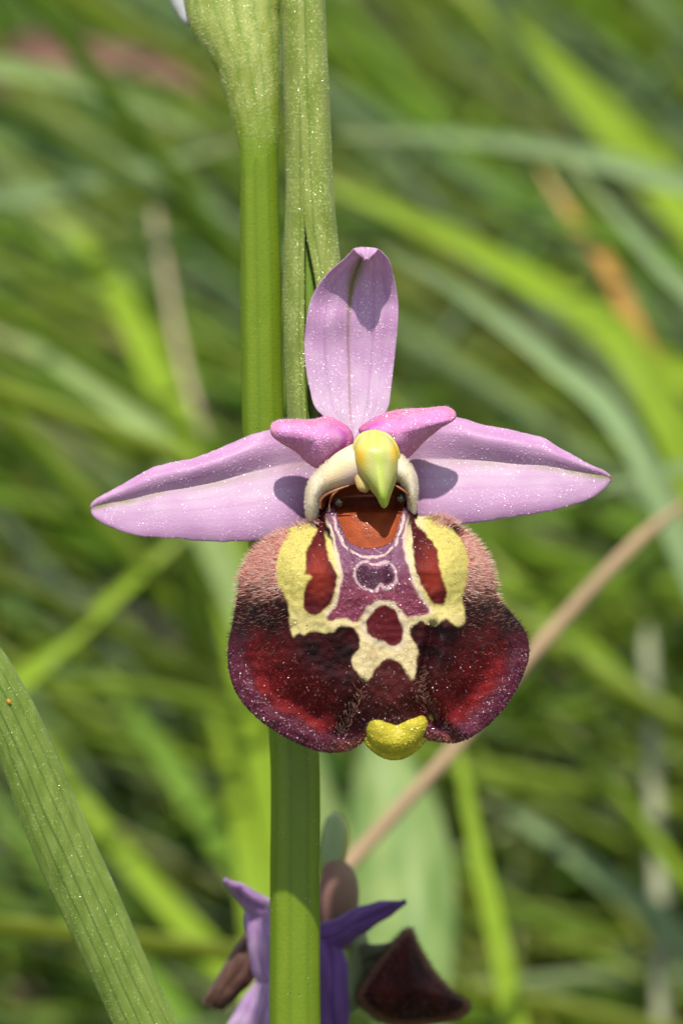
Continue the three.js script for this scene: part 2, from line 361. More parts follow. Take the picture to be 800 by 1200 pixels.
// the long leaf at the lower left
{
  const L = table([[0, -60, 720, -30, 690], [0.12, -52, 790, -14, 735], [0.25, 0, 893, 0, 755], [0.33, 23, 958, 23, 794], [0.45, 50, 1024, 54, 851], [0.55, 77, 1081, 77, 909], [0.67, 107, 1146, 111, 985], [0.77, 130, 1196, 146, 1062], [0.87, 165, 1265, 176, 1131], [1, 250, 1420, 240, 1270]]);
  const rows = { l: [[-46, 720], [-40, 800], [0, 893], [23, 958], [50, 1024], [77, 1081], [107, 1146], [130, 1196], [185, 1312], [300, 1520]], r: [[-38, 712], [-14, 740], [9, 770], [40, 824], [68, 886], [98, 957], [140, 1048], [176, 1131], [240, 1262], [335, 1450]] };
  const l = evenly(rows.l), r = evenly(rows.r);
  part('leaf', sheet(200, 60, (t, s) => {
    const a = l(t), b = r(t), k = (s + 1) / 2;
    return at(mix(a[0], b[0], k), mix(a[1], b[1], k), -2.2 - 2.5 * t - 0.7 * s * s + 0.12 * Math.abs(s) + 0.1 * noise(s * 2, t * 9));
  }, () => 0.3, (t, s, front) => {
    let c = mix3([0.12, 0.185, 0.018], [0.185, 0.25, 0.045], clamp(0.45 + 0.8 * noise(s * 3, t * 26, 2) + 0.4 * noise(s * 14, t * 60)));
    for (const [v, w] of [[-0.52, 1], [-0.15, 1.1], [0.3, 0.9], [0.68, 0.6], [-0.85, 0.5]]) c = mix3(c, [0.04, 0.09, 0.006], 0.8 * w * gauss(s - v * (0.75 + 0.25 * t) + 0.02 * noise(t * 14, v * 5), 0.028));
    return mix3(c, [0.09, 0.16, 0.06], 0.7 * step(0.93, 1, Math.abs(s)));
  }, OFF), M.leaf, orchid);
  part('leaf_speck', oval(10, 12, [[9.5, 819, -2.62, 0.5, 0.5], [10, 820.5, -2.6, 2.2, 2.4], [11.5, 824, -2.6, 2.5, 2.4], [12, 826, -2.62, 0.5, 0.5]], () => [0.42, 0.2, 0.02], OFF), M.wax, orchid);
}

// ------------------------------------------------------------------ the open flower
const flower = new THREE.Group();
flower.name = 'flower'; orchid.add(flower);
tag(flower, 'open lilac flower with maroon and yellow patterned lip');
const LILAC = [0.60, 0.355, 0.55], DEEP = [0.50, 0.245, 0.46], PALE = [0.66, 0.53, 0.62], GREEN = [0.28, 0.265, 0.07];

// side sepals
const sideRows = {
  left: [[400, 512, 545, 600], [352, 498, 542, 625], [300, 508, 552, 635], [255, 526, 564, 635.5], [217, 538.5, 571, 633], [184, 546, 577, 630.5], [155, 561, 584, 627], [127, 577, 588.5, 617], [112, 585.5, 592.5, 608], [106.5, 593, 595.5, 599]],
  right: [[436, 512, 543, 602], [480, 494, 538, 612], [528, 488, 538, 617], [570, 497.5, 540, 612], [605, 505, 543.5, 606], [638, 514, 545.5, 601], [665, 530, 549.5, 594], [690, 543, 553.5, 584.5], [706, 551, 556.5, 574], [714, 559, 561, 566]],
};
for (const side of ['left', 'right']) {
  const f = evenly(sideRows[side]), k = side === 'left' ? 1 : 1;
  const g = sheet(170, 64, (t, s) => {
    const [x, top, mid, low] = f(t), up = Math.max(0, s), dn = Math.max(0, -s), wide = (low - top) / 120;
    const y = s > 0 ? mix(mid, top, Math.pow(up, 0.9)) : mix(mid, low, dn);
    const crease = step(0.1, 0.35, t);
    let z = -2.6 + 0.5 * t + 0.5 * Math.sin(t * 3) - 1.6 * (1 - step(0, 0.16, t));
    z += wide * (0.5 * crease + 0.15) * (Math.sin(Math.min(1, up * 1.6) * Math.PI / 2) - 0.85 * step(0.5, 1.05, up));
    z += wide * (0.9 * dn - 0.3 * Math.pow(dn, 6)) + 0.1 * wide * Math.sin(dn * 3.1);
    z += 0.16 * noise(x * 0.022, s * 1.4, k * 3) * Math.abs(s) + 0.25 * up * Math.sin(t * 17 + k) * step(0.3, 0.7, t) * (1 - t) ;
    return at(x + 2 * noise(t * 5, s), y + (1.3 * noise(x * 0.06, 2 + s * 0.3) + 0.7 * noise(x * 0.19, 5 + s)) * Math.abs(s), z);
  }, () => 0.22, (t, s, front) => {
    const n = noise(t * 9, s * 3, k), v = noise(t * 4, s * 22, 5);
    let c = mix3(LILAC, DEEP, clamp(0.25 + 0.8 * n + 0.35 * v + 0.35 * step(0.25, 1, s)));
    c = mix3(c, PALE, 0.75 * gauss(s + 0.22, 0.35) * (0.6 + 0.6 * noise(t * 14, s * 5)));
    c = mix3(c, GREEN, (0.4 + 0.55 * step(0.45, 0.8, t)) * gauss(s + 0.05 + 0.07 * step(0.5, 0.9, t), 0.07 + 0.13 * step(0.55, 1, t)) * clamp(0.75 + 0.9 * n + 0.5 * noise(t * 40, s * 12)));
    for (const [l, w] of [[-0.72, 0.2], [-0.5, 0.28], [-0.3, 0.22], [0.3, 0.25], [0.55, 0.28], [0.78, 0.18]]) c = mix3(c, [0.44, 0.2, 0.42], w * gauss(s - l * (1 - 0.25 * t) + 0.04 * noise(t * 8, l * 7), 0.02));
    c = mix3(c, [0.2, 0.14, 0.04], 0.8 * step(0.95, 0.995, t));
    return c;
  }, OFF);
  part('side_sepal', g, M.petal, flower);
}
// upper sepal, its tip hooded forward
{
  const f = table([[0, 516, 403, 413, 425, -2.4], [0.08, 495, 386, 411, 443, -2.7], [0.15, 478, 369, 410, 455, -2.9], [0.23, 457, 362.5, 409.5, 458.5, -3.1], [0.34, 427, 357, 409, 462, -3.3], [0.44, 400, 356, 408, 465, -3.3], [0.53, 375, 358.5, 408, 467, -3.1], [0.61, 353, 363, 410, 467, -3.1], [0.68, 333, 373, 412.5, 464, -2.85], [0.74, 317, 387, 417, 460, -2.4], [0.79, 305, 401, 421, 456, -1.85], [0.84, 296.5, 410, 424, 449, -1.35], [0.89, 292.5, 413, 426, 444, -1.0], [0.935, 293.5, 415, 427, 442, -0.78], [0.97, 298, 419, 428, 439, -0.66], [1, 304, 427, 429, 431, -0.64]]);
  const g = sheet(150, 64, (t, s) => {
    const [y, a, m, b, zc] = f(t), x = s < 0 ? mix(m, a, -s) : mix(m, b, s);
    const hood = step(0.6, 0.85, t), w = (b - a) / 110;
    let z = zc;
    z += w * (0.3 + 0.3 * hood) * s * s + 0.22 * hood * (1 - step(0.84, 0.95, t)) * gauss(s - 0.5, 0.25);
    z -= 0.22 * gauss(s, 0.16) * (0.4 + hood);
    return at(x, y, z + 0.1 * noise(s * 2, t * 6, 9));
  }, () => 0.22, (t, s) => {
    const n = noise(t * 8, s * 3, 7), v = noise(t * 3, s * 26, 2);
    let c = mix3(LILAC, DEEP, clamp(0.3 + 0.6 * n + 0.35 * v + 0.35 * step(0.5, 1, Math.abs(s))));
    c = mix3(c, PALE, 0.5 * (1 - step(0.1, 0.5, t)) + 0.2 * step(-0.2, 0.5, noise(t * 20, s * 9)));
    for (const [l, w] of [[-0.55, 0.35], [0.5, 0.4], [-0.28, 0.15], [0.75, 0.2]]) c = mix3(c, [0.36, 0.14, 0.36], w * gauss(s - l * (0.8 + 0.2 * Math.sin(t * 3)), 0.025));
    c = mix3(c, [0.3, 0.15, 0.14], 0.75 * gauss(s + 0.01, 0.03 + 0.03 * t));
    return mix3(c, [0.2, 0.17, 0.04], 0.95 * step(0.5, 0.66, t) * (1 - step(0.86, 0.92, t)) * gauss(s + 0.02, 0.06 + 0.22 * step(0.6, 0.8, t)));
  }, OFF);
  part('upper_sepal', g, M.petal, flower);
}
// petals: short and fleshy
const petalPaint = (rim) => (x, y, rho, e) => {
  const n = noise(x * 0.06, y * 0.08, 4);
  let c = mix3([0.56, 0.235, 0.46], [0.50, 0.17, 0.38], clamp(0.4 + 0.9 * n));
  c = mix3(c, [0.42, 0.07, 0.34], rim(x, y) * (1 - step(2, 12, e)));
  return mix3(c, [0.48, 0.16, 0.22], 0.5 * (1 - step(0, 4, e)));
};
part('petal', cushion({
  outline: [[323, 500.6], [330, 495], [349, 495], [369, 497], [382.5, 493], [392, 497], [403, 503], [408, 514], [404, 524], [392, 534], [376, 544], [364, 538], [352.5, 527], [336, 519], [324, 510]], middle: [374, 514],
  front: (x, y, rho) => -0.2 + 0.9 * step(380, 325, x) + 0.9 * (1 - rho * rho) - 0.035 * Math.max(0, 505 - y), back: (x) => -0.9 + 0.9 * step(380, 325, x), paint: petalPaint((x) => step(375, 400, x)), nR: 140, nF: 26, nB: 8,
}, OFF), M.flesh, flower);
part('petal', cushion({
  outline: [[426, 504], [443, 493], [462.5, 487], [495, 482], [518, 479.5], [527.5, 485], [527.5, 492], [511, 502], [488.5, 518], [475.5, 531], [464, 538], [450, 530], [436, 516]], middle: [466, 508],
  front: (x, y, rho) => -0.4 + 1.3 * step(460, 525, x) + 0.9 * (1 - rho * rho) - 0.03 * Math.max(0, 495 - y), back: (x) => -1.0 + 1.3 * step(460, 525, x), paint: petalPaint((x) => step(462, 438, x)), nR: 140, nF: 26, nB: 8,
}, OFF), M.flesh, flower);

// column: an arched hood over the hollow, pale outside and brown within
{
  const rows = [[371, 628, -1.3, 2, 5], [367, 612, -0.4, 5.5, 14], [365.5, 596, 0.15, 7.5, 18], [367, 580, 0.3, 9, 20], [372.5, 569, 0.3, 12, 21], [381.5, 562, 0.3, 15, 22], [394, 555, 0.3, 18.5, 22], [409, 547, 0.3, 21.5, 22], [430, 540, 0.2, 24, 24], [449, 542, 0.2, 22, 24], [464, 548.5, 0.2, 16.5, 22], [475, 557.5, 0.2, 12, 22], [481, 570, 0.2, 8, 20], [483, 585, 0.1, 5.5, 18], [483, 602, -0.3, 4.5, 14], [482, 620, -1.2, 2, 5]];
  part('column', oval(140, 56, rows, (t, a) => {
    const n = noise(t * 14, a * 2);
    let c = mix3([0.56, 0.47, 0.29], [0.61, 0.54, 0.41], clamp(0.5 + 0.9 * n));
    c = mix3(c, [0.52, 0.36, 0.18], 0.6 * gauss(t - 0.38, 0.12) * step(0.2, 0.9, Math.sin(a)));
    c = mix3(c, [0.55, 0.3, 0.42], 0.7 * gauss(t - 0.5, 0.08) * step(-0.1, 0.8, Math.cos(a)));
    return c;
  }, OFF, (t, a) => 1 + 0.04 * noise(t * 9, a)), M.wax, flower);
  for (const r of [[[375, 596, 0.75, 1, 1], [375.5, 587, 0.85, 1.5, 1.5], [381, 580.5, 0.9, 1.6, 1.6], [390, 576, 0.95, 1.5, 1.5], [400, 572, 0.95, 1.3, 1.3], [409, 569, 0.95, 0.8, 0.8]], [[480, 592, 0.6, 1, 1], [479, 582, 0.7, 1.5, 1.5], [474, 576, 0.8, 1.5, 1.5], [465, 570, 0.85, 1.2, 1.2], [458, 567, 0.85, 0.7, 0.7]], [[386, 600, 0.5, 0.8, 0.8], [386, 589, 0.6, 1.2, 1.2], [390, 580, 0.7, 1.2, 1.2], [396, 575, 0.75, 0.7, 0.7]]])
    part('column_thread', oval(30, 10, r, (t) => mix3([0.16, 0.05, 0.02], [0.3, 0.13, 0.05], clamp(0.5 + noise(t * 9, 2))), OFF), M.wax, flower);
  part('column_back', oval(30, 40, [[412, 520, -2.8, 14, 16], [420, 524, -2, 26, 24], [428, 536, -1.4, 38, 26], [430, 550, -0.9, 46, 22], [430, 558, -0.7, 34, 12]], (t) => mix3([0.5, 0.27, 0.42], [0.5, 0.36, 0.26], step(0.3, 0.8, t)), OFF), M.flesh, flower);
  // the hollow
  part('stigma_hollow', cushion({
    outline: [[377, 590], [384, 576], [400, 566], [420, 560], [445, 560], [465, 565], [480, 575], [482, 590], [475, 612], [466, 632], [452, 648], [434, 655], [416, 650], [402, 636], [390, 614]], middle: [432, 600],
    front: (x, y, rho) => mix(-2.0 * (1 - Math.pow(rho, 4)), -0.15 + 0.026 * (y - 592) - 0.35 * (1 - rho * rho), step(580, 602, y)), back: () => -2.6,
    paint: (x, y, rho, e) => {
      const c = mix3([0.24, 0.046, 0.013], [0.16, 0.03, 0.010], clamp(0.5 + 0.9 * noise(x * 0.09, y * 0.07, 2) + 0.4 * noise(x * 0.4, y * 0.4, 5)));
      return c;
    }, nR: 140, nF: 34, nB: 8,
  }, OFF), M.moist, flower);
  for (const [x, y, z, r] of [[396.5, 588, 0.1, 6.5], [470, 583, 0.0, 7]]) part('gland_bead', oval(16, 20, [[x, y - r, z, 0.3, 0.3], [x, y - r * 0.75, z, r * 0.66, r * 0.66], [x, y, z, r, r], [x, y + r * 0.75, z, r * 0.66, r * 0.66], [x, y + r, z, 0.3, 0.3]], () => [1, 1, 1], OFF), M.gland, flower);
  part('column_tongue', oval(16, 24, [[419, 553, 0.7, 6, 7], [423, 562, 0.9, 8, 8], [426, 570, 1.0, 8, 7], [427, 575.5, 1.0, 5, 4], [427, 577.5, 1.0, 0.5, 0.5]], () => [0.42, 0.3, 0.1], OFF), M.wax, flower);
  // the beaked anther cap
  part('anther_cap', cushion({
    outline: [[442, 507], [430, 507.5], [421, 512.5], [416, 522], [415, 534], [418, 547], [425, 560], [434, 571], [441, 580], [445.5, 590], [449, 593], [453, 590], [456, 580], [460, 568], [465, 552], [466.5, 537], [463, 523], [455, 512]], middle: [441, 540],
    front: (x, y, rho) => 0.95 + 1.15 * Math.sqrt(Math.max(0, 1 - Math.pow(rho, 2.4))) + 0.5 * step(540, 595, y) - 0.4 * step(530, 505, y), back: (x, y) => 0.2 + 0.75 * step(540, 595, y),
    paint: (x, y, rho) => {
      let c = mix3([0.45, 0.435, 0.14], [0.36, 0.39, 0.085], clamp(0.5 + noise(x * 0.12, y * 0.05, 6)));
      c = mix3(c, [0.66, 0.40, 0.02], gauss(Math.hypot((x - 420.5) * 1.1, (y - 537) * 0.6), 9));
      c = mix3(c, [0.66, 0.42, 0.02], gauss(Math.hypot((x - 462) * 1.3, (y - 531) * 0.55), 6));
      c = mix3(c, [0.36, 0.46, 0.05], 0.6 * gauss(x - 444 - (y - 540) * 0.1, 3.4));
      return mix3(c, [0.33, 0.46, 0.04], step(566, 588, y));
    }, nR: 120, nF: 36, nB: 8, round: 0.12,
  }, OFF), M.wax, flower);
}

// lip
const yellowArea = region([[343, 619], [335, 629], [327.5, 642], [323, 664], [325, 684], [334, 698], [337.6, 709], [339, 727], [341, 738], [344, 746], [350, 742], [357, 743.5], [366, 739.5], [386, 741], [402, 733.6], [414, 736], [421, 748], [421, 759.5], [412, 772], [417.5, 786], [429, 798], [437.6, 786.5], [448, 775], [459, 772], [470, 777.5], [476, 789], [483, 796], [487, 788], [488, 775], [489, 759.5], [484, 750.5], [480, 739], [486, 730], [495, 728], [502, 731], [508.5, 733.6], [517.5, 728], [522, 724.6], [530, 730], [537, 734], [544.6, 725], [543.5, 711.5], [541, 698], [547, 680], [549, 664], [548, 648.5], [539, 630.5], [528, 619], [514, 611], [498.5, 607], [488, 609], [478, 616], [460, 650], [400, 650], [379, 622], [360, 616]]);
const purpleArea = region([[383, 596], [390, 622], [397, 650], [401, 670], [399, 690], [395, 706], [383, 723], [384, 728], [394, 725.5], [405, 724.5], [417, 729], [423, 722], [430, 712], [442, 704], [452, 703], [464, 708], [473, 718], [478, 724], [486, 721], [500, 719], [503, 715], [496, 706], [486, 689], [479, 666], [472.5, 642], [473, 620], [475, 596], [440, 600]]);
const patchLeft = region([[376, 612], [366, 632], [359, 644], [358, 664], [358, 672], [366, 675.5], [360, 682], [357, 690], [355.6, 702.5], [358, 716], [368, 720], [379, 716], [388, 705], [392, 693.5], [394, 673], [388, 660], [382.5, 646], [382, 632], [379, 612]]);
const patchRight = region([[481, 606], [492, 619], [505, 633], [512, 644], [513, 657], [516.5, 673], [521, 684.5], [523, 698], [521, 706], [514, 709], [504, 702.5], [497, 691], [489, 675], [485, 657.5], [483, 635]]);
const spot = region([[450, 709], [436.5, 717], [429, 730], [432, 744], [448, 751.6], [461, 757], [470, 754], [472.5, 741.5], [468, 726], [459, 712]]);
const blob = region([[418.5, 667], [425, 663], [434, 667], [442, 667], [452, 663], [459, 672], [457, 684], [449, 684], [445.5, 683], [438, 690], [425, 685], [418.5, 676]]);
const strokes = [openLine([[430, 657], [421, 661], [415, 672], [418, 682], [426, 689], [437, 693]]), openLine([[434, 660], [441, 662], [447, 660], [454, 659], [460, 664], [463, 673], [464, 681], [457, 688], [450, 690], [445.5, 684], [440, 692]]), openLine([[391, 606], [395, 622], [405, 640], [418.5, 650], [434, 653], [450, 650], [461, 639], [469, 622], [473, 604]])];
const foldRight = openLine([[507, 733], [500, 765], [495, 800], [503, 830], [520, 852], [532, 864]]), foldLeft = openLine([[425, 800], [419, 820], [408, 842], [398, 862]]);
const LIP_OUT = [[374, 588], [373, 606], [363, 617], [346, 621], [329, 628], [312, 640], [297, 656], [287, 676], [283, 700], [278, 728], [272, 758], [274, 790], [288, 820], [314, 845], [345, 864], [376, 876], [398, 877], [416, 872], [428, 862], [445, 857], [462, 857], [480, 857], [497, 862], [513, 865], [533, 866], [558, 854], [585, 829], [604, 798], [614.5, 766], [610, 740], [593, 718], [578, 700], [573, 680], [566, 658], [554, 640], [538, 623], [518, 611], [500, 608], [489, 609], [484, 584], [474, 590], [470, 610], [466, 626], [456, 641], [434, 648], [412, 641], [400, 625], [395, 606], [388, 590]];
const CX = 440, CY = 730;
const lipHeight = (x, y, rho, e) => {
  const u = x - CX, upper = 1 - step(690, 760, y), side = step(55, 150, Math.abs(u));
  let z = 3.2 - 0.6 * (u / 150) ** 2;
  z -= mix(1.15, 3.0, upper * side) * Math.pow(rho, mix(3, 3.5, upper));
  z -= 2.6 * Math.pow(clamp((672 - y) / 85), 1.4) * (1 - 0.8 * side);            // the neck runs back under the column
  z -= 0.6 * step(0.0, 1, gauss(Math.hypot(u + 3, (y - 700) * 0.8), 60)) * 0.3;
  const low = step(715, 775, y) * step(20, 70, Math.abs(u));
  z += low * (-0.5 * gauss(e - 34, 20) + 0.06 * gauss(e - 6, 9) + 0.25 * gauss(e - 75, 22));
  z += 0.42 * gauss(lineDistance(foldRight, x - 17, y, false), 13) - 0.4 * gauss(lineDistance(foldRight, x, y, false), 5.5);
  z += 0.18 * gauss(lineDistance(foldLeft, x + 15, y, false), 14) - 0.2 * gauss(lineDistance(foldLeft, x, y, false), 6);
  z += 0.3 * gauss(Math.hypot((x - 462) * 0.9, y - 825), 36);
  z += 0.35 * gauss(Math.hypot((x - 345), (y - 660) * 0.6), 28) + 0.3 * gauss(Math.hypot((x - 527), (y - 655) * 0.6), 25);
  z += 0.09 * noise(x * 0.04, y * 0.04, 1) + 0.05 * noise(x * 0.12, y * 0.12, 6);
  return z;
};
const soft = (d, w = 1.9) => step(-w, w, d);
const lipPaint = (x0, y0, rho, e, ang, rear) => {
  const wob = 2.0, x = x0 + wob * noise(x0 * 0.11, y0 * 0.11, 11) + 0.75 * noise(x0 * 0.3, y0 * 0.3, 2), y = y0 + wob * noise(x0 * 0.11, y0 * 0.11, 23) + 0.75 * noise(x0 * 0.3, y0 * 0.3, 8);
  if (rear) return [0.09, 0.03, 0.02];
  const u = Math.abs(x - CX), n = noise(x * 0.05, y * 0.05, 3), f = noise(x * 0.5, y * 0.5, 5), lower = step(725, 775, y);
  // velvet ground: nearly black inside, red band with glow painted in, then violet rim
  let c = mix3([0.004, 0.0007, 0.001], [0.034, 0.0026, 0.0036], clamp(0.4 + n + 0.5 * f));
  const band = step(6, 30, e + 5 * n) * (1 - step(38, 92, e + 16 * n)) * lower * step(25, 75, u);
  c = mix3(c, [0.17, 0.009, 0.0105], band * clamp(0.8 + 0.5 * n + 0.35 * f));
  c = mix3(c, [0.10, 0.017, 0.036], (1 - step(6, 26, e + 7 * n + 4 * f)) * step(725, 785, y) * 0.85);
  c = mix3(c, [0.075, 0.012, 0.011], 0.9 * gauss(Math.hypot((x - 462) * 0.9, (y - 812) * 0.75), 32));
  c = mix3(c, [0.20, 0.055, 0.04], 0.8 * step(842, 868, y) * step(368, 408, x) * (1 - step(520, 545, x)) * (1 - step(2, 13, e)));
  const shoulder = step(92, 112, u) * (1 - step(668, 712, y + 10 * n));
  c = mix3(c, mix3([0.38, 0.10, 0.085], [0.58, 0.27, 0.22], clamp(0.5 + n + f)), shoulder);
  // drawing
  const dy = yellowArea(x, y), yel = mix3(mix3([0.42, 0.355, 0.095], [0.42, 0.345, 0.14], step(690, 735, y)), [0.48, 0.385, 0.20], step(380, 400, x) * (1 - step(490, 505, x)));
  const yl = yel.map((q) => q * (1 + 0.16 * noise(x * 0.16, y * 0.35, 9) + 0.08 * f));
  c = mix3(c, yl, soft(dy, 2.2));
  c = mix3(c, [0.33, 0.17, 0.10], 0.5 * gauss(Math.hypot(x - 436, (y - 767)), 6) * step(-0.3, 0.5, f + 0.5));
  const pr = (d, X) => {
    const red = gauss(Math.hypot((x - X) * 1, (y - 672) * 0.55), 15);
    return mix3([0.045, 0.0035, 0.005], [0.2, 0.022, 0.012], clamp(red * 0.9 + 0.2 * n));
  };
  c = mix3(c, pr(0, 372), soft(patchLeft(x, y)));
  c = mix3(c, pr(0, 506), soft(patchRight(x, y)));
  const dp = purpleArea(x, y), top = 1 - step(640, 705, y);
  c = mix3(c, [0.48, 0.37, 0.28], soft(dp + 3.8, 1.5) * (1 - step(715, 728, y)) * step(600, 620, y) * (1 - soft(dp)));
  let p = mix3([0.15, 0.028, 0.05], [0.15, 0.06, 0.105], top);
  p = mix3(p, [0.075, 0.02, 0.05], clamp(0.4 * noise(x * 0.1, y * 0.1, 14) + 0.35 * f));
  c = mix3(c, p, soft(dp));
  const inP = soft(dp + 3);
  let ds = 99;
  for (let i = 0; i < 2; i++) ds = Math.min(ds, lineDistance(strokes[i], x, y, false));
  if (ds < 12) c = mix3(c, [0.48, 0.36, 0.36], 0.72 * (1 - step(0.9, 2.7, ds + 1.1 * noise(x * 0.25, y * 0.25, 17))) * inP);
  c = mix3(c, [0.035, 0.008, 0.02], 0.92 * soft(blob(x, y)));
  c = mix3(c, [0.5, 0.37, 0.34], 0.8 * (1 - step(0.9, 2.3, lineDistance(strokes[2], x, y, false))));
  const dsp = spot(x, y);
  c = mix3(c, [0.48, 0.38, 0.26], soft(dsp + 5) * (1 - soft(dsp)));
  c = mix3(c, [0.07, 0.006, 0.009], soft(dsp));
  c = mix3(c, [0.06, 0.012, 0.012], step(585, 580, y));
  return c.map((q) => q * (1 + 0.12 * f));
};
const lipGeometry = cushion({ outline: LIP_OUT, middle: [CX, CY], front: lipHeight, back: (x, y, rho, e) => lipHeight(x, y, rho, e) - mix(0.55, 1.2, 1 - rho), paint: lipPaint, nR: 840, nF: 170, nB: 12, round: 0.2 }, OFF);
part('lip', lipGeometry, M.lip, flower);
part('lip_tip', cushion({
  outline: [[428, 841], [433, 837], [440, 837.5], [449, 840.5], [460, 842], [472, 841], [486, 838.5], [496, 837], [501, 846], [499, 857], [490, 869], [473, 881], [460, 883.5], [448, 880], [435, 870], [427, 855]], middle: [463, 862],
  front: (x, y, rho) => 2.1 + 0.8 * Math.sqrt(Math.max(0, 1 - rho * rho)) - 0.25 * gauss(Math.hypot(x - 465, y - 850), 16) + 0.07 * noise(x * 0.07, y * 0.07) + 0.02 * noise(x * 0.3, y * 0.3), back: () => 1.5,
  paint: (x, y) => mix3([0.50, 0.41, 0.025], [0.41, 0.355, 0.02], clamp(0.5 + 1.2 * noise(x * 0.09, y * 0.09, 3) + 0.4 * noise(x * 0.4, y * 0.4, 6))),
  nR: 120, nF: 34, nB: 8, round: 0.3,
}, OFF), M.tip, flower);

// hair: a bent, tapering spike, three-sided
function hairGeometry(bend, segs = 4) {
  const g = rings(segs, 3, (t, a) => { const w = 0.5 * (1 - t * 0.92) * 1000, ang = a * 2 * Math.PI; return { p: [Math.cos(ang) * w, t * 1000, Math.sin(ang) * w + bend * t * t * 1000], c: [1, 1, 1] }; });
  return g;
}
const HAIR = hairGeometry(0.28);
function hairAt(p, n, dir, long, wide, c) {
  const d = dir.clone().normalize(), q = new THREE.Quaternion().setFromUnitVectors(UP, d).multiply(new THREE.Quaternion().setFromAxisAngle(UP, rnd() * 6.283));
  return { m: new THREE.Matrix4().compose(p.clone().addScaledVector(n, -0.00001), q, V(wide * MM, long * MM, Math.max(wide, long * 0.35) * MM).set(wide * MM, long * MM, wide * MM)), c };
}
const unAt = (p) => { const z = p.z / MM - OFF[2], f = (DIST - z) / DIST * 0.04; return [(p.x / MM - OFF[0]) / f + 400, 600 - (p.y / MM - OFF[1]) / f]; };
{
  const pick = areaSampler(lipGeometry), long = [], velvet = [];
  for (let i = 0; i < 260000; i++) {
    const s = pick();
    const [x, y] = unAt(s.p), u = x - CX;
    if (s.n.z < -0.5) continue;
    const dy = yellowArea(x, y), side = u < 0 ? step(345, 322, x) : step(533, 551, x), edge = s.n.z < 0.45 ? 1 : 0;
    const pink = (1 - step(655, 715, y + 14 * noise(x * 0.06, y * 0.06))) * Math.max(side, step(622, 612, y) * step(60, 75, Math.abs(u)));
    const dark = step(650, 705, y) * (1 - step(735, 790, y)) * side;
    const r = rnd(), jit = () => V(rr(-1, 1), rr(-1, 1), rr(-1, 1));
    if (dy < (y < 632 ? 7 : 2) && r < 0.34 * pink) {
      const cream = rnd(), c = mix3([0.82, 0.30, 0.26], [1.0, 0.82, 0.68], clamp(cream * 1.4 - 0.15));
      long.push(hairAt(s.p, s.n, s.n.clone().addScaledVector(jit(), 0.3).add(V(Math.sign(u) * 0.25, -0.25, 0.05)), rr(0.2, 0.46), 0.024, c));
    } else if (dy < 1 && r < 0.16 * dark + 0.34 * pink) {
      const gold = rnd() < 0.3 * (1 - step(690, 760, y)) + 0.06;
      long.push(hairAt(s.p, s.n, s.n.clone().addScaledVector(jit(), 0.35).add(V(Math.sign(u) * 0.2, -0.35, 0)), rr(0.1, 0.3), 0.022, gold ? [0.42, 0.24, 0.15] : [0.035, 0.012, 0.010]));
    } else if (y > 700 && dy < -1 && r > (s.c.z > 0.016 ? 0.96 : 0.78)) {
      const d = Math.min(lineDistance(foldRight, x, y, false), lineDistance(foldLeft, x, y, false)), gold = d < 14 && rnd() < 0.5 * gauss(d, 8) * step(770, 810, y);
      velvet.push(hairAt(s.p, s.n, s.n.clone().addScaledVector(jit(), 0.4).add(V(0, -0.5, 0)), gold ? rr(0.12, 0.28) : rr(0.04, 0.11), gold ? 0.022 : 0.02, gold ? [0.4, 0.2, 0.14] : [s.c.x * 1.1, s.c.y * 1.2, s.c.z * 1.2]));
    }
  }
  for (let i = 0; i < 15000; i++) {   // the short pile over the drawing
    const s = pick(), [x, y] = unAt(s.p);
    if (s.n.z < 0.1 || y < 612 || yellowArea(x, y) < -3) continue;
    velvet.push(hairAt(s.p, s.n, s.n.clone().add(V(rr(-0.6, 0.6), rr(-0.9, 0.2), rr(-0.3, 0.3))), rr(0.05, 0.11), 0.02, [s.c.x * 1.08, s.c.y * 1.08, s.c.z * 1.08]));
  }
  joined('lip_hair', HAIR, M.hair, long, flower);
  joined('lip_velvet', HAIR, M.hair, velvet, flower);
  console.log('hairs', long.length, velvet.length);
}
// fine fuzz on the column's cheeks and along the petals' upper edges
{
  const list = [];
  for (const m of flower.children.filter((o) => o.name === 'column' || o.name === 'petal')) {
    const pick = areaSampler(m.geometry);
    for (let i = 0; i < 9000; i++) {
      const s = pick(), [x, y] = unAt(s.p);
      if (m.name === 'column' && (s.c.x < 0.35 || (x > 385 && x < 470) || s.n.z < -0.4)) continue;
      if (m.name === 'petal' && (s.n.z < -0.6 || s.n.z > 0.45 || s.n.y < 0.5 || i % 3)) continue;
      list.push(hairAt(s.p, s.n, s.n.clone().add(V(rr(-0.3, 0.3), rr(-0.3, 0.3), rr(-0.3, 0.3))), m.name === 'petal' ? rr(0.06, 0.14) : rr(0.05, 0.13), 0.015, m.name === 'petal' ? [0.88, 0.62, 0.78] : [0.85, 0.76, 0.62]));
    }
  }
  joined('petal_fuzz', HAIR, M.hair, list, flower);
}
